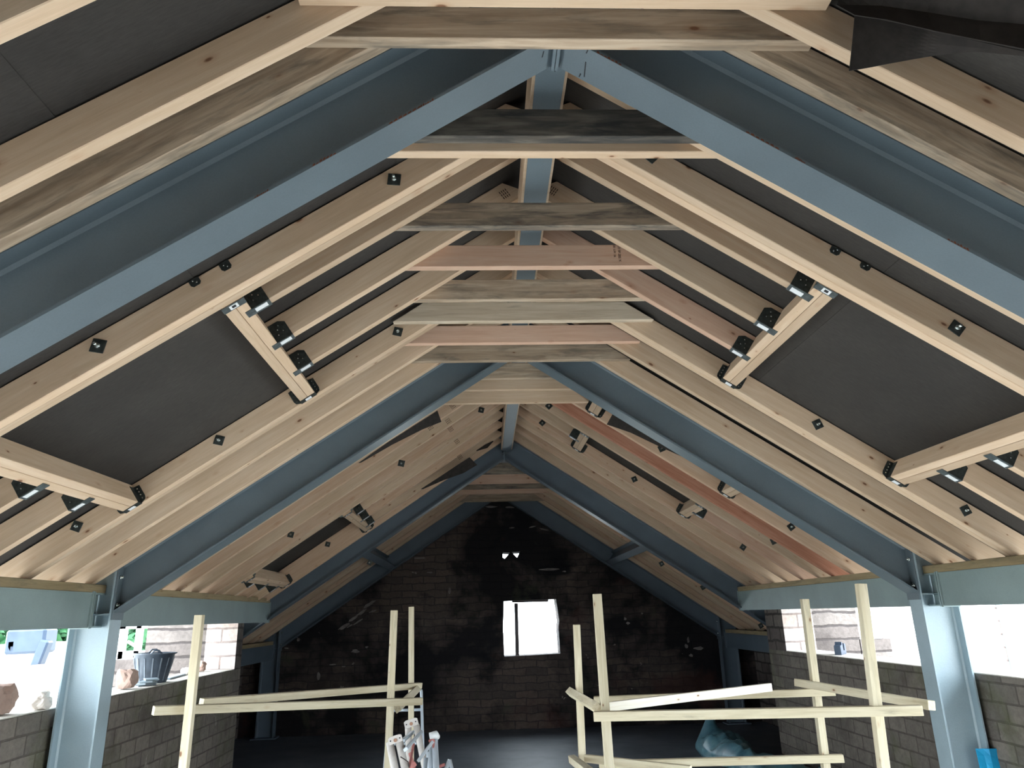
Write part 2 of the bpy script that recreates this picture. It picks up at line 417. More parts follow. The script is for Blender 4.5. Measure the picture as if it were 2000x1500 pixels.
def tab(o, u, v, y):
    p = loc(o, at(u, v, y)); sg = -1 if o.matrix_basis[1][1] > 0 else 1
    ya, yb = sorted((0, sg*.003))
    m2 = MB(); m2.prism([(p.x-.022, RD), (p.x-.022, p.z-.008), (p.x-.014, p.z-.018), (p.x+.014, p.z-.018), (p.x+.022, p.z-.008), (p.x+.022, RD)], ya, yb)
    tb = m2.build('hanger_tab', DKGALV, o)
    b = MB()
    for q in (.006, -.006): b.tube([(p.x+q, sg*.002, p.z+q), (p.x+q, sg*.006, p.z+q)], .003, 6)
    b.build('nail', BOLT, tb)
def nails(mb, pts, y, sg):
    for x, z in pts: mb.tube([(x, y, z), (x, y+sg*.003, z)], .0032, 6)
def hanger(o, d, lo, hi, up, w=.046, label=True):
    """joist hanger around a trimmed rafter end at slope distance d; 'up' = +1 when the rafter lies above the trimmer"""
    front = -1 if o.matrix_basis[1][1] > 0 else 1
    L = .085; x0, x1 = (d-L, d) if up > 0 else (d, d+L)
    y0, y1 = (0, w) if front < 0 else (-w, 0)
    hz = .098
    a = MB()
    for yy0, yy1 in ((y0-.0022, y0-.0002), (y1+.0002, y1+.0022)):
        pol = [(x0, .0), (x1, .0), (x1, hz), (x0+.03 if up > 0 else x0, hz), (x0, hz-.02)] if up > 0 else [(x0, 0), (x1, 0), (x1, hz-.02), (x1-.03, hz), (x0, hz)]
        a.prism(pol, yy0, yy1)
    r = a.build('joist_hanger', DKGALV, o)
    a = MB(); ex = .03 if up > 0 else 0; ey = 0 if up > 0 else .03
    a.box((x0+.0-ey, y0-.003, -.004), (x1+ex, y1+.003, -.0005)); a.build('hanger_seat', GALV, r)
    if label:
        a = MB(); a.box((x0+.015, y0+.010, -.0048), (x1-.012, y1-.004, -.0041)); st = a.build('sticker', STICK, r)
    a = MB(); nails(a, [(x0+L*.35, .04), (x0+L*.6, .055), (x0+L*.45, .075), (x0+L*.7, .03)], y0-.0022 if front < 0 else y1+.0022, front)
    a.build('nail', BOLT, r)
    return r

RAFT = {}
ordn = ['first', 'second', 'third', 'fourth', 'fifth', 'sixth', 'seventh', 'eighth', 'ninth', 'tenth', 'eleventh', 'twelfth']
SIDE = {-1: 'left', 1: 'right'}
DE = 2.98*S                                  # slope length of the common rafters
GRP = 'timber rafters of the roof'
# nearest bay, beyond the near edge of the picture, up to the first steel frame
for s in (-1, 1):
    for i, (y, mat, desc) in enumerate(((1.290, PALE, 'pale pine'), (1.692, PALE, 'pale pine'), (Y1-.0475, BROWN, 'brown weathered'))):
        o = rafter(s, y, d1=DE, mat=mat)
        where = ('topmost in the corner of the roof', 'second before the nearest steel frame', 'against the front of the nearest steel frame')[i]
        tag(o, f'{desc} rafter on the {SIDE[s]} slope, {where}', 'rafter', GRP); RAFT[s, 'a', i] = o

# between the first and the second steel frame
YL = [2.335, 2.678, 2.893, 3.298, 3.700, 4.150, 4.535, Y2-.048]
YR = [2.335, 2.668, 2.871, 3.283, 3.665, 4.113, 4.482, Y2-.048]
TRIM = {-1: ((1.497, 1.594), (2.622, 2.714)), 1: ((1.417, 1.509), (2.515, 2.605))}
for s, ys in ((-1, YL), (1, YR)):
    (u0_, u1_), (l0_, l1_) = TRIM[s]
    for i, y in enumerate(ys):
        if i in (1, 5):                       # doubled rafters each side of the opening
            o = rafter(s, y, d1=DE, w=.0455, mat=PALE); o2 = rafter(s, y+.0475, d1=DE, w=.0455, mat=PALE)
            nm = 'near' if i == 1 else 'far'
            tag(o, f'pale rafter at {nm} edge of big {SIDE[s]} roof opening, front board of pair', 'rafter', GRP)
            tag(o2, f'pale rafter at {nm} edge of big {SIDE[s]} roof opening, back board of pair', 'rafter', GRP)
            RAFT[s, 'b', i] = o
        elif i in (2, 3, 4):
            k = i-2; mt = PINK if (s > 0 and i == 4) else PALE
            o = rafter(s, y, d1=u0_, mat=mt, cut1=False)
            tag(o, f'short rafter hung above big {SIDE[s]} roof opening, {ordn[k]} of three from near end', 'rafter', GRP)
            hanger(o, u0_, 0, 0, 1); RAFT[s, 'b', i] = o
            o = rafter(s, y, d0=l1_, d1=DE, mat=PALE, cut0=False)
            tag(o, f'short rafter hung below big {SIDE[s]} roof opening, {ordn[k]} of three from near end', 'rafter', GRP)
            hanger(o, l1_, 0, 0, -1); RAFT[s, 'b2', i] = o
        else:
            o = rafter(s, y, HR-.024 if i == 7 else HR, d1=DE, mat=PALE)
            wh = {0: 'first behind the nearest steel frame', 6: 'second before the middle steel frame', 7: 'against the front of the middle steel frame'}[i]
            tag(o, f'pale pine rafter on the {SIDE[s]} slope, {wh}', 'rafter', GRP); RAFT[s, 'b', i] = o

def trimmer(s, ya, yb, d0, d1, label, h=HR, up=1, dep=RD, stamp=True):
    """double trimmer running along the roof between two rafters, with hangers at both ends"""
    M = frame(s, ya, h); L = yb-ya; g = 1 if s > 0 else -1
    root = empty('trimmer'); root.matrix_basis = M; tag(root, label, 'trimmer', 'double trimmers round the roof openings')
    dm = (d0+d1)/2
    for a, b in ((d0, dm-.0008), (dm+.0008, d1)):
        y0, y1 = sorted((.002*g, (L-.002)*g))
        MB().box((0, -(b-a), 0), (y1-y0, 0, dep), None, .002).build('board', PALE, root, Matrix.Translation((a, y0, 0)) @ Matrix.Rotation(math.pi/2, 4, 'Z'))
        # grain runs along the board through the object's own texture space
    for e, (yy, dirn) in enumerate(((.0, 1), (L, -1))):
        hm = MB()
        y0, y1 = sorted((g*yy, g*(yy+dirn*.045)))
        for x0, x1 in ((d0-.0025, d0-.0003), (d1+.0003, d1+.0025)): hm.box((x0, y0, 0), (x1, y1, .105))
        hm.box((d0-.003, y0, -.004), (d1+.003, y1, -.0006))
        fy0, fy1 = sorted((g*yy, g*(yy+dirn*.0025)))
        for pol in ([(d0-.001, 0), (d0-.030, .012), (d0-.036, .03), (d0-.036, .10), (d0-.001, .105)], [(d1+.001, 0), (d1+.030, .012), (d1+.036, .03), (d1+.036, .10), (d1+.001, .105)]):
            hm.prism(pol, fy0, fy1)
        hg = hm.build('joist_hanger', GALV if e == 0 else DKGALV, root)
        nm = MB()
        for z in (.025, .045, .065, .085):
            for x in (d0-.018, d1+.018):
                nm.tube([(x, g*(yy+dirn*.0025), z), (x, g*(yy+dirn*.0055), z)], .004, 6)
        nm.build('nail', BOLT, hg)
        y0, y1 = sorted((g*(yy+dirn*.006), g*(yy+dirn*.038)))
        MB().box((d0+.03, y0, -.0048), (d0+.068, y1, -.0041)).build('sticker', STICK, hg)
        if e == 0:
            y0, y1 = sorted((g*(yy+dirn*.012), g*(yy+dirn*.030)))
            MB().box((d0+.040, y0, -.0053), (d0+.058, y1, -.0049)).build('print', INKB, hg)
    return root
for s, ys in ((-1, YL), (1, YR)):
    (u0_, u1_), (l0_, l1_) = TRIM[s]
    trimmer(s, ys[1]+.094, ys[5]-.001, u0_, u1_, f'double pale trimmer along the top edge of the big {SIDE[s]} roof opening')
    trimmer(s, ys[1]+.094, ys[5]-.001, l0_, l1_, f'double pale trimmer along the bottom edge of the big {SIDE[s]} roof opening')

# between the second and third frame
def lowered(Yo):
    y = 5.9+(Yo-5.9)*.862; k = y/Yo
    return y, Z0+k*(HR-Z0)+T*abs(CX)*(1-k)
LB = [(5.90, PALE, 0), (6.27, PALE, 0), (6.66, PALE, 0), (7.09, PALE, 0), (7.29, PALE, 0), (7.68, PALE, 1), (8.12, PALE, 1), (8.58, PALE, 1), (8.95, PALE, 0)]
hC = lowered(8.2)[1]
ly0, ly1 = lowered(7.29)[0]+.047, lowered(8.95)[0]
LU = (1.86, 1.95); LL = (2.93, 3.02)
n = 0
for i, (Yo, mat, trimmed) in enumerate(LB):
    mat = PALE2 if i in (1, 3, 6, 8) else PALE
    y, h = lowered(Yo); dep = RD+max(0, (HR-h))*COS
    if trimmed:
        o = rafter(-1, y, h, d1=LU[0], mat=mat, cut1=False, dep=dep)
        tag(o, f'short rafter hung above far left roof opening, {ordn[i-5]} of three from near end', 'rafter', GRP); hanger(o, LU[0], 0, 0, 1)
        o = rafter(-1, y, h, d0=LL[1], d1=DE+.06, mat=mat, cut0=False, dep=dep)
        tag(o, f'short rafter hung below far left roof opening, {ordn[i-5]} of three from near end', 'rafter', GRP); hanger(o, LL[1], 0, 0, -1)
    else:
        o = rafter(-1, y, h, d1=DE+.06, mat=mat, dep=dep)
        wh = ['first behind the middle steel frame', 'second behind the middle steel frame', 'third behind the middle steel frame',
              'front board of the pair before the far opening', 'back board of the pair before the far opening', '', '', '', 'laid against the third steel frame'][i]
        tag(o, f'pale rafter on the left slope, {wh}', 'rafter', GRP)
    RAFT[-1, 'c', i] = o
trimmer(-1, ly0, ly1, LU[0], LU[1], 'double trimmer along the top edge of the far left roof opening', hC)
trimmer(-1, ly0, ly1, LL[0], LL[1], 'double pale trimmer along the bottom edge of the far left roof opening', hC)
RB = [5.60, 6.045, 6.39, 6.665, 7.40, 7.03, 7.75, 8.11, Y3-.05]
names = ['first behind the middle steel frame', 'second behind the middle steel frame', 'reddish, third behind the middle steel frame',
         'before the narrow far opening', 'after the narrow far opening', '', 'third before the third steel frame', 'second before the third steel frame', 'laid against the third steel frame']
for i, y in enumerate(RB):
    if i == 5:
        o = rafter(1, y, d1=.815, mat=PALE, cut1=False); hanger(o, .815, 0, 0, 1)
        tag(o, 'short rafter hung above the narrow far right opening', 'rafter', GRP)
        o = rafter(1, y, d0=2.172, d1=DE+.03, mat=PINK, cut0=False); hanger(o, 2.172, 0, 0, -1)
        tag(o, 'short rafter hung below the narrow far right opening', 'rafter', GRP); RAFT[1, 'c', i] = o
        continue
    o = rafter(1, y, d1=DE+.03, mat=RED if i == 2 else (PALE2 if i in (1, 4, 7) else PALE))
    tag(o, ('reddish' if i == 2 else 'pale')+f' pine rafter on the right slope, {names[i].replace("reddish, ", "")}', 'rafter', GRP); RAFT[1, 'c', i] = o
trimmer(1, RB[0]+.047, RB[1]-.001, .785, .88, 'short double trimmer at the top of the right opening behind the middle steel frame')
trimmer(1, RB[0]+.047, RB[1]-.001, 2.09, 2.18, 'short double trimmer at the bottom of the right opening behind the middle steel frame')
trimmer(1, RB[3]+.047, RB[4]-.001, .815, .908, 'short double trimmer at the top of the narrow far right opening')
trimmer(1, RB[3]+.047, RB[4]-.001, 2.08, 2.172, 'short double trimmer at the bottom of the narrow far right opening')
# far bay
YF = [8.98, 9.40, 9.80, 10.22, 10.65, 11.05, Y4-.05]
for s in (-1, 1):
    for i, y in enumerate(YF):
        h = HR if s > 0 else HR-.03
        o = rafter(s, y, h, d1=3.62*S, mat=PALE2 if i % 2 else PALE)
        wh = f'{ordn[i]} behind the third steel frame' if i < 6 else 'laid against the far steel frame'
        tag(o, f'pine rafter in the far bay, {SIDE[s]} slope, {wh}', 'rafter', GRP); RAFT[s, 'd', i] = o

# plate washers and hanger tabs seen on the rafter faces
for k, u, v, y, rot in (((-1,'b',1), 770, 351, YL[1], .9), ((-1,'b',1), 192, 676, YL[1], .8), ((-1,'b',5), 777, 648, YL[5], .75), ((-1,'b',5), 428, 860, YL[5], .75), ((-1,'b',5), 150, 1028, YL[5], .65),
        ((1,'b',1), 1272, 306, YR[1], .2), ((1,'b',1), 1868, 641, YR[1], .15), ((1,'b',5), 1597, 829, YR[5], .6), ((1,'b',5), 1886, 997, YR[5], .6),
        ((1,'c',1), 1292, 876, RB[1], .6), ((1,'c',1), 1545, 1029, RB[1], .4), ((1,'c',4), 1239, 936, RB[4], .6), ((1,'c',4), 1451, 1069, RB[4], .1), ((1,'c',3), 1511, 1057, RB[3], .6),
        ((1,'c',3), 1072, 793, RB[3], .2), ((1,'c',4), 1059, 826, RB[4], .2),
        ((1,'d',0), 1292, 1101, YF[0], .5), ((1,'d',0), 1373, 1147, YF[0], .5), ((1,'d',0), 1486, 1222, YF[0], .5), ((-1,'d',0), 722, 1099, YF[0], .5)):
    washer(RAFT[k], u, v, y, .055, rot)
for i, u, v in ((1, 784, 905), (3, 940, 801), (8, 926, 872), (8, 800, 958), (3, 568, 1044), (8, 640, 1063)):
    washer(RAFT[-1, 'c', i], u, v, lowered(LB[i][0])[0], .055, .75)
for k, u, v, y in (((-1,'b',1), 441, 520, YL[1]), ((-1,'b',1), 381, 551, YL[1]), ((1,'b',1), 1631, 490, YR[1]), ((1,'b',1), 1690, 520, YR[1])):
    tab(RAFT[k], u, v, y)

# ------------------------------------------------------------------ collar ties
def tie(y, label, mat, zb=1.70+Z0, half=.79, dep=.122, w=.046, cutd=.18, x0=0.0):
    z0, z1 = 0, dep
    poly = [(-half, z0), (half, z0), (half-cutd, z1), (-half+cutd, z1)]
    M = Matrix.Translation((x0, y, zb))
    o = MB().prism(poly, 0, w, .0025).build('collar_tie', mat, None, M)
    return tag(o, label, 'collar tie', 'timber collar ties across the ridge')
tie(1.644, 'pale collar tie cut by the top edge of the photo', PALE, zb=1.699+Z0, half=.78)
tie(1.857-.048, 'brown weathered collar tie just in front of the nearest steel apex', BROWN, half=.80)
tie(YR[0]-.047, 'blackened grey collar tie, first behind the nearest steel apex', DARK)
tie(YR[0]+.047, 'light brown collar tie tucked under the blackened one', BROWN if False else PALE)
tie(2.941, 'dark grey weathered collar tie, third behind the nearest steel apex', GREY)
t4 = tie(3.346, 'pinkish collar tie with a printed grade stamp', PINK)
tie(3.748, 'brown stained collar tie below the pinkish stamped one', BROWN)
tie(4.064, 'pale grey collar tie whose pointed ends overlap the rafters', WASH, half=.795)
tie(4.434, 'pinkish brown collar tie, second before the middle steel frame', PINK)
tie(4.780, 'dark brown collar tie right in front of the middle steel apex', BROWN)
tie(5.18, 'mould speckled collar tie, first behind the middle steel apex', BROWN)
tie(5.47, 'pale brown collar tie, second behind the middle steel apex', PALE)
tie(5.845, 'pale wide collar tie, third behind the middle steel apex', PALE, dep=.15, half=.695, x0=-.055)
for y, lb, mt in ((9.05, 'dark collar tie just behind the third steel apex', GREY), (9.80-.047, 'pale brown collar tie in the far bay, highest lit one', PINK), (10.17, 'dark brown collar tie in the far bay below the lit one', GREY),
              (10.65-.047, 'pale brown collar tie in the far bay, second lit one', PINK), (11.37, 'brown collar tie against the far steel frame', BROWN)):
    tie(y, lb, mt, dep=.14)
# stamp on the pinkish tie
def text(s_, size, mat, parent, M):
    cu = bpy.data.curves.new('grade_stamp', 'FONT'); cu.body = s_; cu.size = size; cu.align_x = 'LEFT'; cu.extrude = .0003
    o = bpy.data.objects.new('tmp', cu); COL.objects.link(o)
    dg = bpy.context.evaluated_depsgraph_get(); me = bpy.data.meshes.new_from_object(o.evaluated_get(dg))
    bpy.data.objects.remove(o); bpy.data.curves.remove(cu)
    return link('grade_stamp', me, mat, parent, M)
RX = Matrix.Rotation(math.pi/2, 4, 'X')
for k, (sx_, tx, sz) in enumerate(((.452, "CE SP 285 'K", .018), (.428, 'S0  L7P  36', .015))):
    M = Matrix.Translation((sx_, -.0008, .118)) @ Matrix.Rotation(math.pi/2, 4, 'Y') @ RX
    text(tx, sz, INK, t4, M)
# stamp marks near the ridge on rafters behind the dark grey tie, and on the far-left rafters
def marks(o, u, v, y, n=4, L=.05, gap=.011, rot=.0):
    p = loc(o, at(u, v, y)); sg = -1 if o.matrix_basis[1][1] > 0 else 1
    a = MB(); ya, yb = sorted((0, sg*.0008))
    for i in range(n):
        x = p.x+(i-(n-1)/2)*gap
        for j in range(3):
            a.box((x-.0022, ya, p.z-L/2+j*L/3), (x+.0022, yb, p.z-L/2+j*L/3+L*.24))
    return a.build('grade_stamp', INK, o)
marks(RAFT[-1,'b',3], 985, 378, YL[3], 4, .055, .012); marks(RAFT[1,'b',3], 1080, 372, YR[3], 4, .05, .012)
for u, v, i in ((884, 793, 1), (875, 822, 1), (880, 838, 2), (892, 862, 3), (840, 834, 0), (898, 892, 4)):
    marks(RAFT[-1,'c',i], u, v, lowered(LB[i][0])[0], 4, .05, .012)

# ------------------------------------------------------------------ steel portal frames
def ibeam_poly(mb, s, x0, x1, h, y, D=DS, b=B, tf=.0109, tw=.007):
    """rafter I-section with plumb-cut ends between |x| = x0 and x1; underside plane z = h - T|x|"""
    def sl(o0, o1, ya, yb):
        mb.prism([(s*x0, h+o0*S-T*x0), (s*x1, h+o0*S-T*x1), (s*x1, h+o1*S-T*x1), (s*x0, h+o1*S-T*x0)], ya, yb)
    yc = y+b/2
    sl(0, tf, y, y+b); sl(D-tf, D, y, y+b); sl(tf, D-tf, yc-tw/2, yc+tw/2)
    # root fillets
    for o_ in (tf, D-tf):
        d_ = .010 if o_ == tf else -.010
        for sg in (-1, 1):
            mb.bm.verts.ensure_lookup_table()
            ya = yc+sg*tw/2; yb = ya+sg*.010
            V = []
            for x in (x0, x1):
                V += [Vector((s*x, ya, h+o_*S-T*x)), Vector((s*x, yb, h+o_*S-T*x)), Vector((s*x, ya, h+(o_+d_)*S-T*x))]
            mb.add(V, [(0, 1, 2), (5, 4, 3), (0, 3, 4, 1), (1, 4, 5, 2), (2, 5, 3, 0)])
def hexbolt(mb, p, d, r=.014, L=.022):
    p = Vector(p); d = Vector(d).normalized()
    mb.tube([p, p+d*.012], r, 6); mb.tube([p+d*.010, p+d*L], r*.55, 8)
def portal(y, xc, label, zc0=0.0, apex_gap=.012, mat=STEEL, colmat=None, stub=False, h=HS):
    root = empty('portal_frame', (0, y, 0)); tag(root, label, 'steel frame', 'grey steel portal frames')
    M = Matrix.Translation((0, -y, 0)); colmat = colmat or mat
    for s in (-1, 1):
        mb = MB(); ibeam_poly(mb, s, apex_gap, xc-.012, h, y); mb.build('rafter_beam', mat, root, M)
        # apex end plate
        mb = MB(); x = sorted((s*.001, s*apex_gap)); mb.box((x[0], y+.004, h-.03), (x[1], y+B-.004, h+DS*S+.006), None, .001)
        ap = mb.build('apex_plate', mat, root, M)
        for dz in (.06, .2):
            for dy in (.035, B-.035):
                mb = MB(); hexbolt(mb, (s*apex_gap, y+dy, h+dz), (s, 0, 0)); mb.build('bolt', GALV, ap)
        # column: flanges across, web in the frame plane
        X0, X1 = xc, xc+DS; zt = lambda X: h+DS*S-T*X
        mb = MB()
        def pr(xa, xb, ya, yb, fz): mb.prism([(s*xa, zc0), (s*xb, zc0), (s*xb, fz(xb)), (s*xa, fz(xa))], ya, yb)
        pr(X0, X0+.011, y, y+B, zt); pr(X1-.011, X1, y, y+B, zt); pr(X0+.011, X1-.011, y+B/2-.0035, y+B/2+.0035, zt)
        for xa, dx in ((X0+.011, .010), (X1-.011, -.010)):
            ya = y+B/2-.0035
            V = [Vector((s*xa, ya, zc0)), Vector((s*(xa+dx), ya, zc0)), Vector((s*xa, ya-.010, zc0))]
            V += [Vector((p.x, p.y, zt(xa)-.02)) for p in V]
            mb.add(V, [(0, 1, 2), (5, 4, 3), (0, 3, 4, 1), (1, 4, 5, 2), (2, 5, 3, 0)])
        mb.build('column', colmat, root, M)
        mb = MB(); mb.box((min(s*(X0-.05), s*(X1+.05)), y-.05, zc0), (max(s*(X0-.05), s*(X1+.05)), y+B+.05, zc0+.015)); mb.build('base_plate', colmat, root, M)
        # haunch end plate with bolts and a column stiffener
        zb = h-T*xc
        mb = MB(); xs = sorted((s*(xc-.012), s*(xc-.0005))); mb.box((xs[0], y+.002, zb-.035), (xs[1], y+B-.002, zb+DS*S+.01), None, .001)
        ep = mb.build('end_plate', mat, root, M)
        for dz in (.055, .225):
            for dy in (.032, B-.032):
                mb = MB(); hexbolt(mb, (s*(xc-.012), y+dy, zb+dz), (-s, 0, 0)); mb.build('bolt', BOLT, ep)
        mb = MB(); xs = sorted((s*(X0+.011), s*(X1-.011)))
        for ya, yb in ((y+.006, y+B/2-.0035), (y+B/2+.0035, y+B-.006)): mb.box((xs[0], ya, zb-.006), (xs[1], yb, zb+.004))
        mb.build('stiffener', colmat, root, M)
    return root
STEEL_LIT = steel('steel_lit', srgb(150,168,176), .36)  # the grey steel paint again, lightened for the daylight on the columns
f1 = portal(Y1, XC, 'nearest grey steel portal frame, its rafters filling the upper picture')
f2 = portal(Y2, XC, 'middle grey steel portal frame with the two bright columns', colmat=STEEL_LIT)
f3 = portal(Y3, 3.30, 'third steel portal frame, its feet behind the stone piers', mat=STEELD)
f4 = portal(Y4, 3.30, 'far dark blue steel portal frame in front of the gable', mat=STEELD)
# the holes and rust on the nearest frame
mb = MB()
for u, v in ((289, 355), (1861, 346)):
    p = at(u, v, Y1+B/2-.004); mb.tube([p+Vector((0, -.0012, 0)), p], .011, 14)
f1h = mb.build('bolt_hole', INKB, f1, Matrix.Translation((0, -Y1, 0)))

def onslope(u, v, h):
    d = ray(u, v)
    for s in (-1, 1):
        k = (h-T*s*CX-Z0)/(d.z+T*s*d.x); P = EYE+d*k
        if P.x*s >= 0: return P, s
    return P, 1
rnd = random.Random(11)
for u, v, L, ang in ((792, 224, .10, -1), (832, 204, .05, -1), (634, 312, .07, -1), (511, 379, .04, -1), (1489, 268, .10, 1), (1563, 314, .03, 1), (1872, 478, .06, 1), (1190, 112, .08, 1)):
    p = at(u, v, Y1); s = ang; mb = MB()
    n = 7
    for i in range(n):
        x = (i/n-.5)*L; w_ = L/n*.8; hgt = rnd.uniform(.003, .0085)
        mb.prism([(p.x+x, HS+.0016*S-T*abs(p.x+x)), (p.x+x+w_, HS+.0016*S-T*abs(p.x+x+w_)), (p.x+x+w_*.8, HS+(.0016+hgt)*S-T*abs(p.x+x+w_*.8)), (p.x+x+w_*.1, HS+(.0016+hgt*.7)*S-T*abs(p.x+x+w_*.1))], Y1-.0008, Y1+.0005)
    mb.build('rust_flake', RUSTD, f1, Matrix.Translation((0, -Y1, 0)))
for u, v, v2 in ((1062, 100, 112), (1087, 98, 140), (1144, 121, 150), (1134, 144, 150), (1148, 98, 104)):
    a, s1 = onslope(u, v, HS-.0006); b, _ = onslope(u-3, v2, HS-.0006)
    mb = MB(); mb.bar(a, b, .004, .001, (s1*SIN, 0, COS)); mb.build('paint_run', INKB, f1, Matrix.Translation((0, -Y1, 0)))

# ridge beam in three lengths
def ibeam_y(mb, xc, zb, y0, y1, D=.203, b=.108, tf=.0093, tw=.0064):
    mb.box((xc-b/2, y0, zb), (xc+b/2, y1, zb+tf)); mb.box((xc-b/2, y0, zb+D-tf), (xc+b/2, y1, zb+D)); mb.box((xc-tw/2, y0, zb+tf), (xc+tw/2, y1, zb+D-tf))
for i, (y0, y1, x, lb) in enumerate(((Y1+B/2+.004, Y2+B/2-.004, .004, 'steel ridge beam between the nearest and the middle frame'), (Y2+B/2+.004, Y3+B/2-.004, .03, 'steel ridge beam between the middle and the third frame'),
                      (Y3+B/2+.004, Y4+B/2-.004, .03, 'steel ridge beam of the far bay'))):
    root = empty('ridge_beam', (x, y0, 1.90+Z0)); tag(root, lb, 'steel beam', 'steel ridge beams')
    mb = MB(); ibeam_y(mb, 0, 0, 0, y1-y0); mb.build('beam', STEEL if i < 1 else STEELD, root)
    for sg in (-1, 1):
        mb = MB(); xs = sorted((sg*.005, sg*.0665)); mb.box((xs[0], .08, .0105), (xs[1], y1-y0-.08, .19), None, .002); mb.build('packing_timber', PALE, root)

# eaves beams with end plates, and the timber plates on top
XE = 2.742; ZEB = Z0-.012; DE_ = .208
def eaves(s, y0, y1, lb, e0, e1, xe=XE, zb=ZEB, mat=STEELB, stub=False):
    root = empty('eaves_beam', (s*xe, y0, zb)); tag(root, lb, 'steel beam', 'steel eaves beams')
    mb = MB(); ibeam_y(mb, 0, 0, .012, y1-y0-.012, DE_, .102, .0093, .006); 
    # paint-filled inner face sits almost flush, as a channel turned outwards
    xs = sorted((-s*.046, -s*.040)); mb.box((xs[0], .012, .0094), (xs[1], y1-y0-.012, DE_-.0094))
    mb.build('beam', mat, root)
    for yy in (0, y1-y0-.012):
        mb = MB(); mb.box((-.058, yy, -.006), (.058, yy+.012, DE_+.008), None, .001); ep = mb.build('end_plate', mat, root)
        for z in (.05, .155):
            sgn = 1 if yy == 0 else -1
            mb = MB(); hexbolt(mb, (-s*.03, yy+(.012 if yy == 0 else 0), z), (0, sgn, 0)); mb.build('bolt', BOLT, ep)
    if stub:        # short stub welded to the column web
        y_ = y1-y0; L = .145
        mb = MB(); mb.box((-.051, y_+.013, .0), (.051, y_+.013+L, .009)); mb.box((-.051, y_+.013, DE_-.009), (.051, y_+.013+L, DE_)); mb.box((-.003, y_+.013, .009), (.003, y_+.013+L, DE_-.009))
        mb.box((-.055, y_+.0125, -.004), (.055, y_+.024, DE_+.006))
        mb.build('stub', mat, root)
    return root
for s in (-1, 1):
    nm = SIDE[s]
    eaves(s, Y1+B/2+.01, 4.778, f'grey green eaves beam on the {nm}, nearer than the bright column', 0, 0, stub=True)
    eaves(s, Y2+B/2+.006, Y3+B/2-.006, f'grey green eaves beam on the {nm}, from the bright column to the third frame', 0, 0)
    eaves(s, 8.56, Y4+B/2-.006, f'dark blue eaves beam on the {nm} beside the far column', 0, 0, xe=3.44, zb=Z0-.545, mat=STEELD)
    for y0, y1, xe, zt, lb in ((2.1, 4.93, XE, ZEB+DE_, 'nearer than the bright column'), (5.03, Y3+.06, XE, ZEB+DE_, 'behind the bright column'), (8.57, 11.5, 3.44, Z0-.545+DE_, 'in the far bay')):
        o = MB().box((0, -.05, 0), (y1-y0, .05, .05), None, .003).build('wall_plate', PLATE, None, Matrix.Translation((s*xe, y0, zt+.001)) @ Matrix.Rotation(math.pi/2, 4, 'Z'))
        tag(o, f'flat timber plate on top of the {nm} eaves beam, {lb}', 'wall plate', 'timber plates on the eaves beams')
# struts between third and far frame, half way up the slope
for s in (-1, 1):
    d = 1.66*S; cxp = s*1.66; 
    root = empty('purlin_strut', (cxp, Y3+B/2+.01, HS-T*1.66+.02)); tag(root, f'dark steel strut joining the third and far frames on the {SIDE[s]} slope', 'steel beam', 'steel struts of the far bay')
    R = Matrix.Rotation(s*math.atan(T), 4, 'Y')
    mb = MB(); ibeam_y(mb, 0, 0, 0, Y4-Y3-.02, .19, .10, .009, .006); mb.build('beam', STEELD, root, R)

# ------------------------------------------------------------------ torn felt
def sheet_obj(name, quads, mat, label, y_wave=.0, thick=.003):
    """quads: list of rows of (u, v, y)"""
    bm = bmesh.new(); rows = []
    def under(P):
        lim_ = HR+RD*S-.02-T*abs(P.x)
        if P.z > lim_:
            lo_, hi_ = .5, 1.0
            for _ in range(24):
                k_ = (lo_+hi_)/2; Q = EYE+(P-EYE)*k_
                if Q.z > HR+RD*S-.02-T*abs(Q.x): hi_ = k_
                else: lo_ = k_
            P = EYE+(P-EYE)*lo_
        return P
    for r in quads: rows.append([bm.verts.new(under(at(*p))) for p in r])
    for a, b in zip(rows, rows[1:]):
        for i in range(len(a)-1):
            bm.faces.new((a[i], a[i+1], b[i+1], b[i]))
    me = bpy.data.meshes.new(name); bm.to_mesh(me); bm.free()
    o = link(name, me, mat)
    sb = o.modifiers.new('s', 'SUBSURF'); sb.levels = 2; sb.render_levels = 2; sb.subdivision_type = 'SIMPLE'
    so = o.modifiers.new('t', 'SOLIDIFY'); so.thickness = thick
    for p in me.polygons: p.use_smooth = False
    return tag(o, label, 'roofing felt', 'loose flaps of roofing felt')
fl = sheet_obj('felt_flap', [
    [(1655, -40, 1.62), (1740, -40, 1.62), (1830, -40, 1.60), (1930, -40, 1.56), (2030, -40, 1.5)],
    [(1633, 11, 1.58), (1720, 12, 1.585), (1810, 24, 1.57), (1910, 40, 1.53), (2030, 50, 1.47)],
    [(1668, 31, 1.57), (1730, 40, 1.57), (1825, 62, 1.555), (1915, 80, 1.52), (2030, 103, 1.46)]], FELT2, 'black roll of torn felt sagging in the top right corner')
fl2 = sheet_obj('felt_flap', [
    [(1669, 30, 1.585), (1700, 36, 1.587), (1760, 48, 1.585), (1840, 66, 1.575), (1930, 84, 1.55), (2030, 104, 1.50)],
    [(1664, 85, 1.600), (1698, 86, 1.604), (1745, 84, 1.605), (1832, 86, 1.595), (1930, 94, 1.56), (2030, 107, 1.52)],
    [(1658, 139, 1.610), (1694, 133, 1.620), (1740, 124, 1.625), (1826, 108, 1.62), (1905, 99, 1.58), (2030, 110, 1.54)]], FELT2, 'torn felt flap hanging over the right rafter, under the black roll')
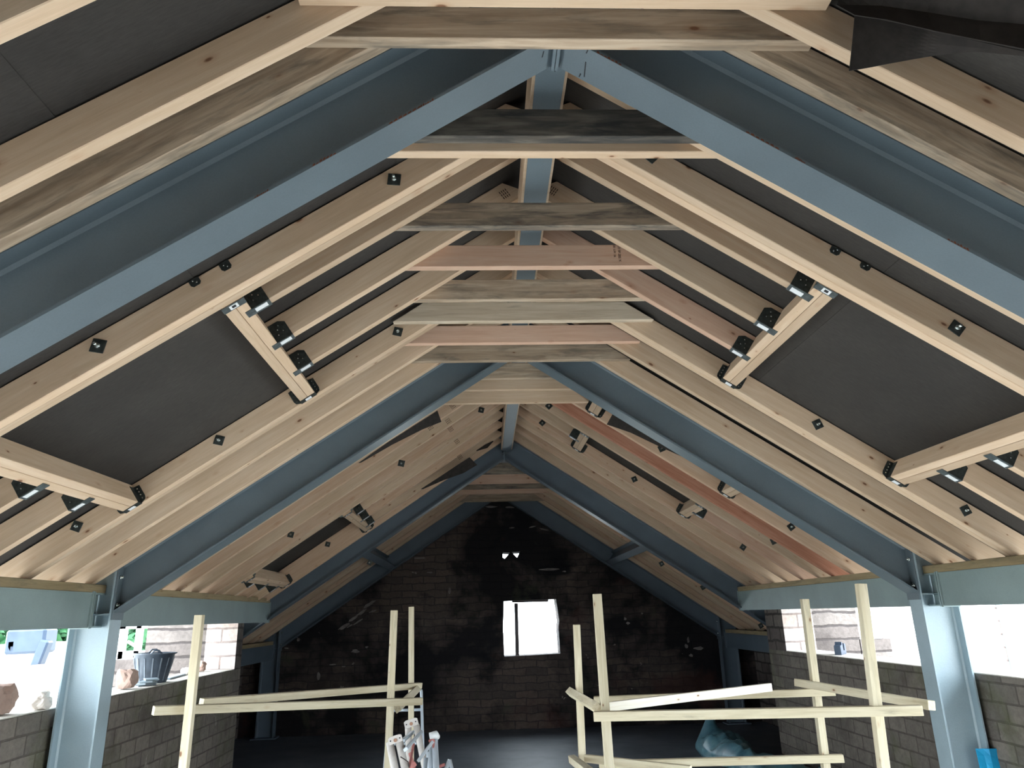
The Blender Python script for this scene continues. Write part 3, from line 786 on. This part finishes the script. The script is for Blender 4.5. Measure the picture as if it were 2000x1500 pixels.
sheet_obj('felt_flap', [
    [(700, 904, 5.45), (760, 862, 5.5), (820, 824, 5.55), (854, 802, 5.6)],
    [(705, 903, 5.5), (766, 868, 5.55), (826, 838, 5.6), (862, 824, 5.62)]], FELT2, 'black felt tongue hanging below the left rafters behind the middle steel frame')
sheet_obj('felt_flap', [
    [(822, 955, 8.0), (862, 929, 8.0), (895, 907, 8.0), (917, 893, 8.0)],
    [(826, 955, 8.05), (868, 937, 8.05), (905, 924, 8.05), (932, 908, 8.05)]], FELT2, 'black felt tongue hanging in front of the third steel frame on the left')
sheet_obj('felt_flap', [
    [(930, 880, 8.2), (948, 868, 8.2), (963, 861, 8.2)],
    [(931, 881, 8.2), (952, 875, 8.2), (964, 862, 8.2)]], FELT2, 'small black felt scrap near the ridge above the left third steel frame')
sheet_obj('felt_flap', [
    [(1198, 806, 5.70), (1235, 828, 5.70), (1280, 855, 5.70), (1336, 892, 5.70)],
    [(1185, 829, 5.74), (1232, 845, 5.74), (1282, 869, 5.74), (1336, 893, 5.72)]], FELT2, 'black felt flap hanging in the right opening behind the middle steel frame')

# ------------------------------------------------------------------ guard rails of rough battens
def batten(name, A, Bp, w, h, label, mat=BATTEN, cat='timber post', group='rough timber battens of the guard rails', up=(0, -1, 0)):
    A, Bp = Vector(A), Vector(Bp); x = Bp-A; L = x.length; x.normalize()
    z = Vector(up); y = z.cross(x).normalized(); z = x.cross(y)
    M = Matrix((x, y, z)).transposed().to_4x4(); M.translation = A
    o = MB().box((0, -w/2, -h/2), (L, w/2, h/2), None, .002).build(name, mat, None, M)
    return tag(o, label, cat, group)
def post(top_uv, bot_uv, y, w, label, mat=BATTEN):
    A = at(*top_uv, y); Bq = at(*bot_uv, y)
    d = (Bq-A).normalized(); k = (0.0-A.z)/d.z
    return batten('timber_post', A+d*k, A, w, w, label, mat)
post((1166, 1160), (1190, 1500), 4.15, .045, 'tallest batten post at the near left corner of the right guard rail')
post((1126, 1220), (1138, 1500), 5.20, .045, 'short batten post at the far left corner of the right guard rail')
post((1571, 1170), (1613, 1500), 4.90, .045, 'batten post at the far right corner of the right guard rail')
post((1681, 1140), (1726, 1500), 3.80, .045, 'batten post nearest the bright right column')
post((770, 1192), (757.5, 1500), 5.50, .047, 'batten post at the near right corner of the left guard rail, before the ladder')
post((803.5, 1185), (803, 1405), 6.60, .045, 'thin batten post beside the ladder top, behind the other left post')
post((390, 1201), (359, 1500), 4.40, .045, 'batten post standing alone before the left block wall')
def rail(a, ya, b, yb, w, h, label, mat=BATTEN):
    return batten('timber_rail', at(*a, ya), at(*b, yb), w, h, label, mat, 'timber rail')
rail((1160, 1399), 4.10, (1800, 1387), 3.74, .046, .045, 'long pale front rail nailed across the right guard rail posts')
rail((1160, 1367), 5.16, (1630, 1351), 4.85, .045, .040, 'back rail of the right guard rail, behind the whitish batten')
rail((1186, 1380.5), 4.16, (1505, 1342), 4.72, .046, .028, 'whitish loose batten lying tilted across the right guard rail', WHITEB)
rail((1113, 1351), 5.25, (1167, 1383), 4.14, .045, .045, 'short side rail at the left end of the right guard rail, cut end forward')
rail((1557, 1333), 4.955, (1820, 1378), 3.86, .045, .045, 'side rail sloping down at the right end of the right guard rail')
rail((1170, 1493), 5.16, (1647, 1481), 4.85, .045, .040, 'low back rail of the right guard rail, in front of the blue tarpaulin')
rail((1143, 1481), 5.12, (1350, 1504), 4.6, .045, .03, 'low crossing batten at the foot of the right guard rail', BATTEN)
rail((1117, 1482), 5.25, (1160, 1516), 4.12, .045, .045, 'low side rail at the left foot of the right guard rail')
rail((299, 1388), 4.36, (823, 1369.5), 5.46, .046, .04, 'long front rail across the left guard rail posts')
rail((393, 1372.5), 4.60, (821, 1339), 6.55, .046, .04, 'upper rail of the left guard rail, its cut end beside the lone post')
rail((815, 1346), 6.50, (776, 1384), 5.56, .05, .045, 'short slanting batten with orange cut end beside the ladder')

# ------------------------------------------------------------------ ladder and trestles
lad = empty('ladder', (at(790, 1500, 7.4).x, 7.6, 0)); tag(lad, 'aluminium ladder standing behind the left guard rail', 'ladder')
Lm = Matrix.Translation(-lad.location)
A1, A2 = at(823, 1348, 7.8), at(764, 1352, 7.8); A1.z = A2.z = at(823, 1348, 7.8).z
def down(P, xoff): return Vector((P.x+xoff, P.y-.35, .0))
st = []
for P, xo in ((A1, .07), (A2, -.02)):
    mb = MB(); mb.bar(down(P, xo), P, .024, .06, (0, 1, 0), .003); mb.build('stile', ALU, lad, Lm); st.append((down(P, xo), P))
for k in range(3):
    f = (A1.z-.17-.28*k)/A1.z
    a = st[0][0].lerp(st[0][1], f); b = st[1][0].lerp(st[1][1], f)
    mb = MB(); mb.tube([a, b], .014, 10); mb.build('rung', ALU, lad, Lm)

tr = empty('folding_trestle', (at(800, 1500, 5.0).x, 5.0, 0)); tag(tr, 'folded trestle stand of dusty white tubes with red braces, before the ladder', 'trestle', 'folded trestles beside the ladder')
Tm = Matrix.Translation(-tr.location)
def foot(P, dx=0.0, dy=0.0, k=1.0):
    return Vector((P.x+dx, P.y+dy, 0))
def tubepart(a, ya, b, yb, r, name, mat, root=tr, Mx=None, ext=True):
    P, Q = at(*a, ya), at(*b, yb)
    if ext:
        d = (Q-P).normalized(); Q = P+d*((.02-P.z)/d.z)
    mb = MB(); mb.tube([P, Q], r, 14); return mb.build(name, mat, root, Mx or Tm)
tubepart((761, 1450), 5.0, (771, 1500), 4.95, .024, 'tube', TUBE); tubepart((779, 1446), 5.0, (791, 1500), 4.95, .024, 'tube', TUBE)
tubepart((797, 1418), 5.4, (800, 1500), 5.35, .022, 'tube', TUBE); tubepart((813, 1416), 5.4, (824, 1470), 5.35, .022, 'tube', TUBE)
for (u0_, v0_, u1_, v1_, y) in ((760, 1436, 784, 1452, 4.975), (791, 1404, 815, 1420, 5.375)):
    P, Q = at(u0_, v1_, y), at(u1_, v0_, y)
    c = (P+Q)/2; hw = (Q.x-P.x)/2+.006; hh = abs(Q.z-P.z)/2
    M = Matrix.Translation(c-tr.location) @ Matrix.Rotation(-.28, 4, 'Y')
    mb = MB(); mb.prism([(-hw, -hh), (hw, -hh), (hw, hh*.7), (hw*.7, hh), (-hw*.7, hh), (-hw, hh*.7)], -.006, .004, .002); br = mb.build('bracket', TUBE, tr, M)
    mb = MB(); mb.tube([(0, -.007, -.004), (0, -.011, -.004)], .011, 12); mb.build('rivet', RUSTC, br)
    mb = MB()
    for sx_ in (-1, 1): mb.tube([(sx_*hw*.68, -.0065, 0), (sx_*hw*.68, -.0085, 0)], .0045, 10)
    mb.build('hole', INKB, br)
def barp(a, ya, b, yb, w, h, name, mat, root, Mx):
    mb = MB(); mb.bar(at(*a, ya), at(*b, yb), w, h, (0, -1, 0), .003); return mb.build(name, mat, root, Mx)
barp((792, 1464), 4.93, (822, 1430), 5.28, .02, .03, 'rail', ALU, tr, Tm)
barp((785, 1448), 5.05, (806, 1430), 5.33, .02, .03, 'rail', ALU, tr, Tm)
barp((808, 1452), 5.2, (799, 1500), 5.0, .016, .008, 'brace', REDP, tr, Tm)
barp((800, 1470), 5.15, (812, 1510), 5.1, .02, .008, 'brace', REDP, tr, Tm)
mb = MB(); mb.tube([at(782, 1478, 4.9), at(790, 1483, 4.9), at(797, 1488, 4.92), at(799, 1498, 4.95)], .0035, 6); mb.build('cord', ROPE, tr, Tm)
t2 = empty('folding_trestle', (at(845, 1500, 5.2).x, 5.2, 0)); tag(t2, 'folded bright aluminium trestle with a red hinge, right of the dusty white tubes', 'trestle', 'folded trestles beside the ladder')
T2 = Matrix.Translation(-t2.location)
tubepart((849, 1440), 5.2, (852, 1500), 5.15, .020, 'leg', ALU, t2, T2); tubepart((842, 1455), 5.22, (843, 1500), 5.2, .014, 'leg', ALU, t2, T2)
tubepart((832, 1480), 5.22, (830, 1500), 5.2, .014, 'leg', ALU, t2, T2); tubepart((836, 1468), 5.3, (838, 1500), 5.3, .014, 'leg', ALU, t2, T2)
barp((817, 1486), 5.05, (846, 1447), 5.18, .02, .026, 'rail', ALU, t2, T2)
P = at(848, 1440, 5.2); mb = MB(); mb.tube([P+Vector((-.028, -.03, .012)), P+Vector((.012, -.03, .02)), P+Vector((.02, .01, .0))], [.02, .024, .018], 10); mb.build('end_cap', PAINTW, t2, T2)
barp((838, 1450), 5.17, (848, 1444), 5.17, .03, .014, 'hinge', REDP, t2, T2); barp((846, 1449), 5.17, (847, 1461), 5.17, .016, .01, 'hinge', REDP, t2, T2)
barp((812, 1490), 5.1, (800, 1500), 5.1, .03, .01, 'brace', REDP, t2, T2)
t3 = empty('folding_trestle', (at(876, 1500, 5.6).x, 5.6, 0)); tag(t3, 'small pointed top of a folded trestle at the bottom edge, rightmost of the three', 'trestle', 'folded trestles beside the ladder')
T3 = Matrix.Translation(-t3.location)
for (a, b) in (((878, 1484), (872, 1500)), ((878, 1484), (882, 1500))): tubepart(a, 5.6, b, 5.6, .014, 'leg', ALU, t3, T3)
barp((858, 1497), 5.55, (868, 1493), 5.6, .02, .012, 'hinge', REDP, t3, T3)

# ------------------------------------------------------------------ blue tarpaulin on the floor
def tarp():
    bm = bmesh.new(); nu, nv = 90, 44; g = []
    path = [(2.62, 5.9, .16), (2.60, 6.8, .19), (2.52, 7.6, .20), (2.50, 8.3, .17), (2.45, 8.75, .15), (2.50, 9.1, .22), (2.50, 9.6, .17), (2.46, 9.95, .05)]
    def ip(f):
        x = f*(len(path)-1); i = min(int(x), len(path)-2); q = x-i; q = q*q*(3-2*q)
        return [path[i][k]*(1-q)+path[i+1][k]*q for k in range(3)]
    for i in range(nu+1):
        cx_, cy_, r = ip(i/nu); row = []
        for j in range(nv+1):
            a = math.pi*j/nv
            wd = r*(1.25 if cy_ < 8.5 else 1.35)
            x = cx_-wd*math.cos(a); z = max(.004, r*1.15*math.sin(a)**.75)
            nz = noise.fractal(Vector((x*5, cy_*4, z*5)), .8, 2, 4)*.05*math.sin(a)
            nz += (abs(noise.noise(Vector((x*3+7, cy_*2.2, z*3))))*.16-.03)*math.sin(a)
            nz -= abs(noise.noise(Vector((x*7+3, cy_*5, z*6+2))))*.06*math.sin(a)
            nz += .17*math.exp(-((cy_-9.62)/.16)**2-((a-1.25)/.32)**2)
            row.append(bm.verts.new((x+nz*.5, cy_+nz*.6, z+nz)))
        g.append(row)
    for i in range(nu):
        for j in range(nv): bm.faces.new((g[i][j], g[i+1][j], g[i+1][j+1], g[i][j+1]))
    me = bpy.data.meshes.new('tarpaulin'); bm.to_mesh(me); bm.free()
    for p in me.polygons: p.use_smooth = True
    o = link('tarpaulin', me, TARP); so = o.modifiers.new('t', 'SOLIDIFY'); so.thickness = .002
    return tag(o, 'crumpled teal blue tarpaulin lying on the floor by the right block wall', 'tarpaulin')
tarp()
# bright blue polythene at the foot of the right bright column
bm = bmesh.new(); rows = []
for i in range(9):
    v = 1462+i*14; row = []
    for j, du in enumerate((0, 14, 26, 40, 52)):
        y = 4.86-.012*(j == 2)-.006*math.sin(i*1.3+j)
        row.append(bm.verts.new(at(1905+du+i*3.2+(3-j)*0, v+(0 if j != 4 else 10), y)))
    rows.append(row)
for a, b in zip(rows, rows[1:]):
    for j in range(4): bm.faces.new((a[j], a[j+1], b[j+1], b[j]))
me = bpy.data.meshes.new('polythene_sheet'); bm.to_mesh(me); bm.free()
o = link('polythene_sheet', me, BRIGHTBLUE); so = o.modifiers.new('t', 'SOLIDIFY'); so.thickness = .003
tag(o, 'bright blue plastic sheet round the foot of the right bright column', 'plastic sheet')

# ------------------------------------------------------------------ things on the sills
def rock(name, c, r, mat, label, seed, sq=(1, 1, .8), group=None, cat='stone'):
    bm = bmesh.new(); bmesh.ops.create_icosphere(bm, subdivisions=3, radius=1)
    for v in bm.verts:
        p = v.co.copy(); q = Vector([max(-.72, min(.72, k)) for k in p])/.72
        n_ = noise.fractal(p*1.5+Vector((seed, seed, 0)), .9, 2, 3)*.22
        q = q*(1+n_)
        v.co = Vector((q.x*r*sq[0], q.y*r*sq[1], q.z*r*sq[2]))
    zmin = min(v.co.z for v in bm.verts)
    for v in bm.verts: v.co.z -= zmin
    me = bpy.data.meshes.new(name); bm.to_mesh(me); bm.free()
    o = link(name, me, mat); o.location = c
    return tag(o, label, cat, group)
SL = WT[-1]+.005
def onsill(u, v, s=-1):
    d = ray(u, v); k = ((WT[s]+.004)-Z0)/d.z; return EYE+d*k
P = onsill(20, 1396); rock('stone', (-3.06, P.y-.06, SL), .085, ROCK, 'reddish stone on the left sill at the left edge of the photo', 1.3, (1, 1.2, .9), 'loose stones on the sills')
P = onsill(80, 1388); rock('stone', (P.x-.02, P.y+.04, SL), .042, ROCKP, 'flat pale stone on the left sill just before the bright column', 4.1, (1, 1.1, .7), 'loose stones on the sills')
rock('stone', (P.x-.03, P.y+.05, SL+.05), .03, ROCKP, 'small pale stone on top of the flat pale stone', 6.2, (1, 1.3, .8), 'loose stones on the sills')
rock('stone', (-3.03, 6.13, SL), .06, ROCK, 'brown stone on the left sill just behind the bright column', 2.2, (1, 1.1, 1.1), 'loose stones on the sills')
rock('stone', (-3.12, 7.55, SL), .04, ROCKP, 'small grey stone on the left sill beyond the bucket', 9.2, (1, 1.2, .8), 'loose stones on the sills')
rock('stone', (-3.16, 8.0, SL), .05, ROCK, 'brown stone at the far end of the left sill against the pier', 12.2, (1, 1, .9), 'loose stones on the sills')
for k in range(4):
    o = MB().box((-.05, -.09, 0), (.05, .09, .012), None, .002).build('slate', DPIPE, None, Matrix.Translation((-3.02+.012*k, 6.40+.02*k, SL+.0135*k)) @ Matrix.Rotation(.3*k-.4, 4, 'Z'))
    tag(o, f'broken grey slate in the small pile before the bucket, {("lowest", "second lowest", "third", "topmost")[k]}', 'slate', 'broken slates on the left sill')
# bucket
bk = empty('bucket', (-3.09, 6.72, SL)); tag(bk, 'black rubber builder bucket smeared with cement on the left sill', 'bucket')
def lathe(prof, n=36):
    bm = bmesh.new(); rings = [[bm.verts.new((r*math.cos(k*math.tau/n), r*math.sin(k*math.tau/n), z)) for k in range(n)] for r, z in prof]
    for a, b in zip(rings, rings[1:]):
        for k in range(n): bm.faces.new((a[k], a[(k+1) % n], b[(k+1) % n], b[k])).smooth = True
    bm.faces.new(rings[0][::-1]); bm.faces.new(rings[-1])
    return bm
bm = lathe([(.112, 0), (.117, .01), (.162, .225), (.176, .228), (.178, .238), (.168, .240), (.156, .225), (.112, .015)])
me = bpy.data.meshes.new('tub'); bm.to_mesh(me); bm.free(); link('tub', me, PLASTB, bk)
mb = MB()
for k in range(9):
    a = -2.9+.42*k; ca, sa = math.cos(a), math.sin(a)
    mb.bar((.1185*ca, .1185*sa, .02), (.161*ca, .161*sa, .20), .010, .003, (ca, sa, 0))
mb.build('rib', CEM, bk)
mb = MB()
for a in (-1.1, 2.0):
    mb.tube([(.17*math.cos(a-.25), .17*math.sin(a-.25), .236), (.178*math.cos(a-.1), .178*math.sin(a-.1), .262), (.178*math.cos(a+.1), .178*math.sin(a+.1), .262), (.17*math.cos(a+.25), .17*math.sin(a+.25), .236)], .007, 8)
mb.build('handle', PLASTB, bk)
o = MB().box((-.04, -.28, 0), (.04, .28, .018), None, .003).build('slate', DPIPE, None, Matrix.Translation((-3.12, 7.28, SL)) @ Matrix.Rotation(.12, 4, 'Z')); tag(o, 'long grey slate lying on the left sill behind the bucket', 'slate', 'broken slates on the left sill')
# dark block with a notch on the right sill
mb = MB(); mb.prism([(-.1, 0), (.1, 0), (.1, .09), (.045, .10), (.04, .035), (-.005, .035), (-.012, .11), (-.04, .115), (-.045, .09), (-.1, .08)], -.03, .03, .003)
o = mb.build('notched_block', GREYM, None, Matrix.Translation((3.06, 7.1, WT[1]+.005)) @ Matrix.Rotation(.9, 4, 'Z')); tag(o, 'dark notched block standing on the right sill before the pale stone wall', 'block')

# ------------------------------------------------------------------ outside
m_ = MB(); m_.box((-60, -40, -.55), (60, 90, -.35)); struct(m_.build('ground', GROUND))
# garden wall on the left beyond the opening, ragged top falling away from the building
prof_ = [at(u, v, 8.35) for u, v in ((290, 1302), (308, 1284), (322, 1262), (336, 1247), (346, 1224), (354, 1196))]
xs = [-3.24, -3.3]+[p.x for p in reversed(prof_)]; tp = [Z0+.28, Z0+.28]+[p.z for p in reversed(prof_)]
struct(slab_xz([[(xs[-1], -.35), (xs[0], -.35)]+list(zip(xs, tp))], 8.35, 8.75).build('wall_outside_left', RUBBLE))
struct(slab_xz([[(3.24, -.35), (7.5, -.35), (7.5, Z0+1.2), (3.24, Z0+1.2)]], 8.35, 8.75).build('wall_outside_right', STONEP))
o = MB().tube([(5.55, 8.31, -.3), (5.5, 8.31, Z0+1.1)], .03, 12).build('downpipe', DPIPE); tag(o, 'thin grey downpipe on the pale wall seen through the right opening', 'pipe')
# white post-and-rail frame outside on the left
pf = empty('garden_frame', (-8, 16, -.35)); tag(pf, 'white painted timber frame outside the left opening before the hedge', 'garden frame')
Pm = Matrix.Translation(-pf.location)
for u, w in ((240, .16), (273, .11), (296, .11)):
    a = at(u, 1235, 16); b = at(u-6, 1285, 16); 
    mb = MB(); mb.bar((b.x, 16, -.35), (a.x, 16, a.z+.3), w, .12, (0, -1, 0), .004); mb.build('post', PAINTW, pf, Pm)
for v, w in ((1280, .16), (1222, .14)):
    mb = MB(); mb.bar(at(232, v, 16), at(330, v-3, 16), .12, w, (0, 0, 1), .004); mb.build('rail', PAINTW, pf, Pm)
mb = MB(); mb.bar(at(250, 1253, 16.1), at(268, 1264, 16.1), .05, .05, (0, 0, 1)); mb.build('brace', PAINTW, pf, Pm)
def foliage(name, c, r, n, label, seed, leafsize=.16):
    rnd = random.Random(seed); bm = bmesh.new()
    for _ in range(n):
        d = Vector((rnd.gauss(0, 1), rnd.gauss(0, 1), rnd.gauss(0, 1))).normalized()
        rr = rnd.random()**.4
        p = Vector((d.x*r[0]*rr, d.y*r[1]*rr, d.z*r[2]*rr))
        a = Vector((rnd.uniform(-1, 1), rnd.uniform(-1, 1), rnd.uniform(-1, 1))).normalized(); b = a.orthogonal().normalized(); s_ = leafsize*rnd.uniform(.6, 1.3)
        vs = [bm.verts.new(p+q) for q in (a*s_, b*s_*.45, -a*s_, -b*s_*.45)]; bm.faces.new(vs)
    me = bpy.data.meshes.new('foliage'); bm.to_mesh(me); bm.free()
    root = empty('hedge_shrub', (c[0], c[1], -.35)); tag(root, label, 'shrub', 'green shrubs outside the left openings')
    link('foliage', me, LEAF, root, Matrix.Translation((0, 0, c[2]+.35)))
    MB().tube([(0, 0, 0), (.05, 0, (c[2]+.35)*.6), (0, 0, c[2]+.35)], [.09, .07, .04], 8).build('trunk', BARK, root)
a = at(215, 1270, 20); foliage('s', (a.x*.97, 19.2, 1.1), (1.4, 1.1, 1.5), 2200, 'green shrub right beside the bright left column', 1)
a = at(285, 1260, 20); foliage('s', (a.x*1.075, 21.5, 1.3), (1.8, 1.2, 1.6), 2200, 'green shrub behind the white garden frame', 2)
a = at(335, 1245, 20); foliage('s', (a.x*1.25, 25, 1.6), (2.2, 1.3, 1.6), 2000, 'green shrub above the sloping garden wall', 3)
a = at(10, 1300, 14); foliage('s', (a.x, 13.5, .9), (.8, .9, 1.5), 1600, 'green shrub at the left edge of the photo', 4)
a = at(108, 1290, 16.5); foliage('s', (a.x, 16.5, .9), (.5, .8, 1.4), 1200, 'narrow green shrub just left of the bright left column', 5)
# parked machine seen through the nearer left opening
mc = empty('excavator', (at(60, 1300, 10).x, 10, -.35)); tag(mc, 'pale machine with a grey cab frame outside the nearer left opening', 'machine')
Mm = Matrix.Translation(-mc.location)
mb = MB(); mb.bar(at(22, 1254, 10), at(100, 1250, 10), .3, .30, (0, 0, 1), .03); mb.build('roof', GREYM, mc, Mm)
mb = MB(); mb.bar(at(92, 1250, 9.9), at(70, 1306, 9.9), .12, .14, (0, -1, 0), .02); mb.build('post', GREYM, mc, Mm)
mb = MB(); mb.bar(at(27, 1250, 9.9), at(24, 1275, 9.9), .1, .1, (0, -1, 0), .02); mb.build('post', GREYM, mc, Mm)
c = at(48, 1330, 10.2); mb = MB(); mb.box((c.x-.45, 9.95, -.35), (c.x+.3, 11.2, c.z+.45), None, .06); mb.build('body', PAINTW, mc, Mm)
c = at(78, 1335, 9.8); mb = MB(); mb.box((c.x-.1, 9.6, c.z-.1), (c.x+.14, 9.9, c.z+.22), None, .04); mb.build('panel', ROCK, mc, Mm)
for k in (-1, 1):
    mb = MB(); mb.box((mc.location.x-.7, 10.5+k*.55-.18, -.35), (mc.location.x+.6, 10.5+k*.55+.18, .05), None, .12); mb.build('track', PLASTB, mc, Mm)

# ------------------------------------------------------------------ light
w = bpy.data.worlds.new('overcast'); sc.world = w; w.use_nodes = True
nt = w.node_tree; bg = nt.nodes['Background']
tc = nt.nodes.new('ShaderNodeTexCoord'); sx = nt.nodes.new('ShaderNodeSeparateXYZ'); rp = nt.nodes.new('ShaderNodeValToRGB')
nt.links.new(tc.outputs['Generated'], sx.inputs[0]); nt.links.new(sx.outputs['Z'], rp.inputs[0]); nt.links.new(rp.outputs[0], bg.inputs[0])
rp.color_ramp.elements[0].position = .0; rp.color_ramp.elements[0].color = (.82, .92, 1.0, 1)
rp.color_ramp.elements[1].position = .9; rp.color_ramp.elements[1].color = (.80, .91, 1.0, 1)
bg.inputs[1].default_value = 12.0
sc.view_settings.view_transform = 'Standard'; sc.view_settings.look = 'None'; sc.view_settings.gamma = 1; sc.view_settings.exposure = 0.38
sc.view_settings.use_curve_mapping = False
sc.cycles.max_bounces = 16; sc.cycles.diffuse_bounces = 8; sc.cycles.glossy_bounces = 6
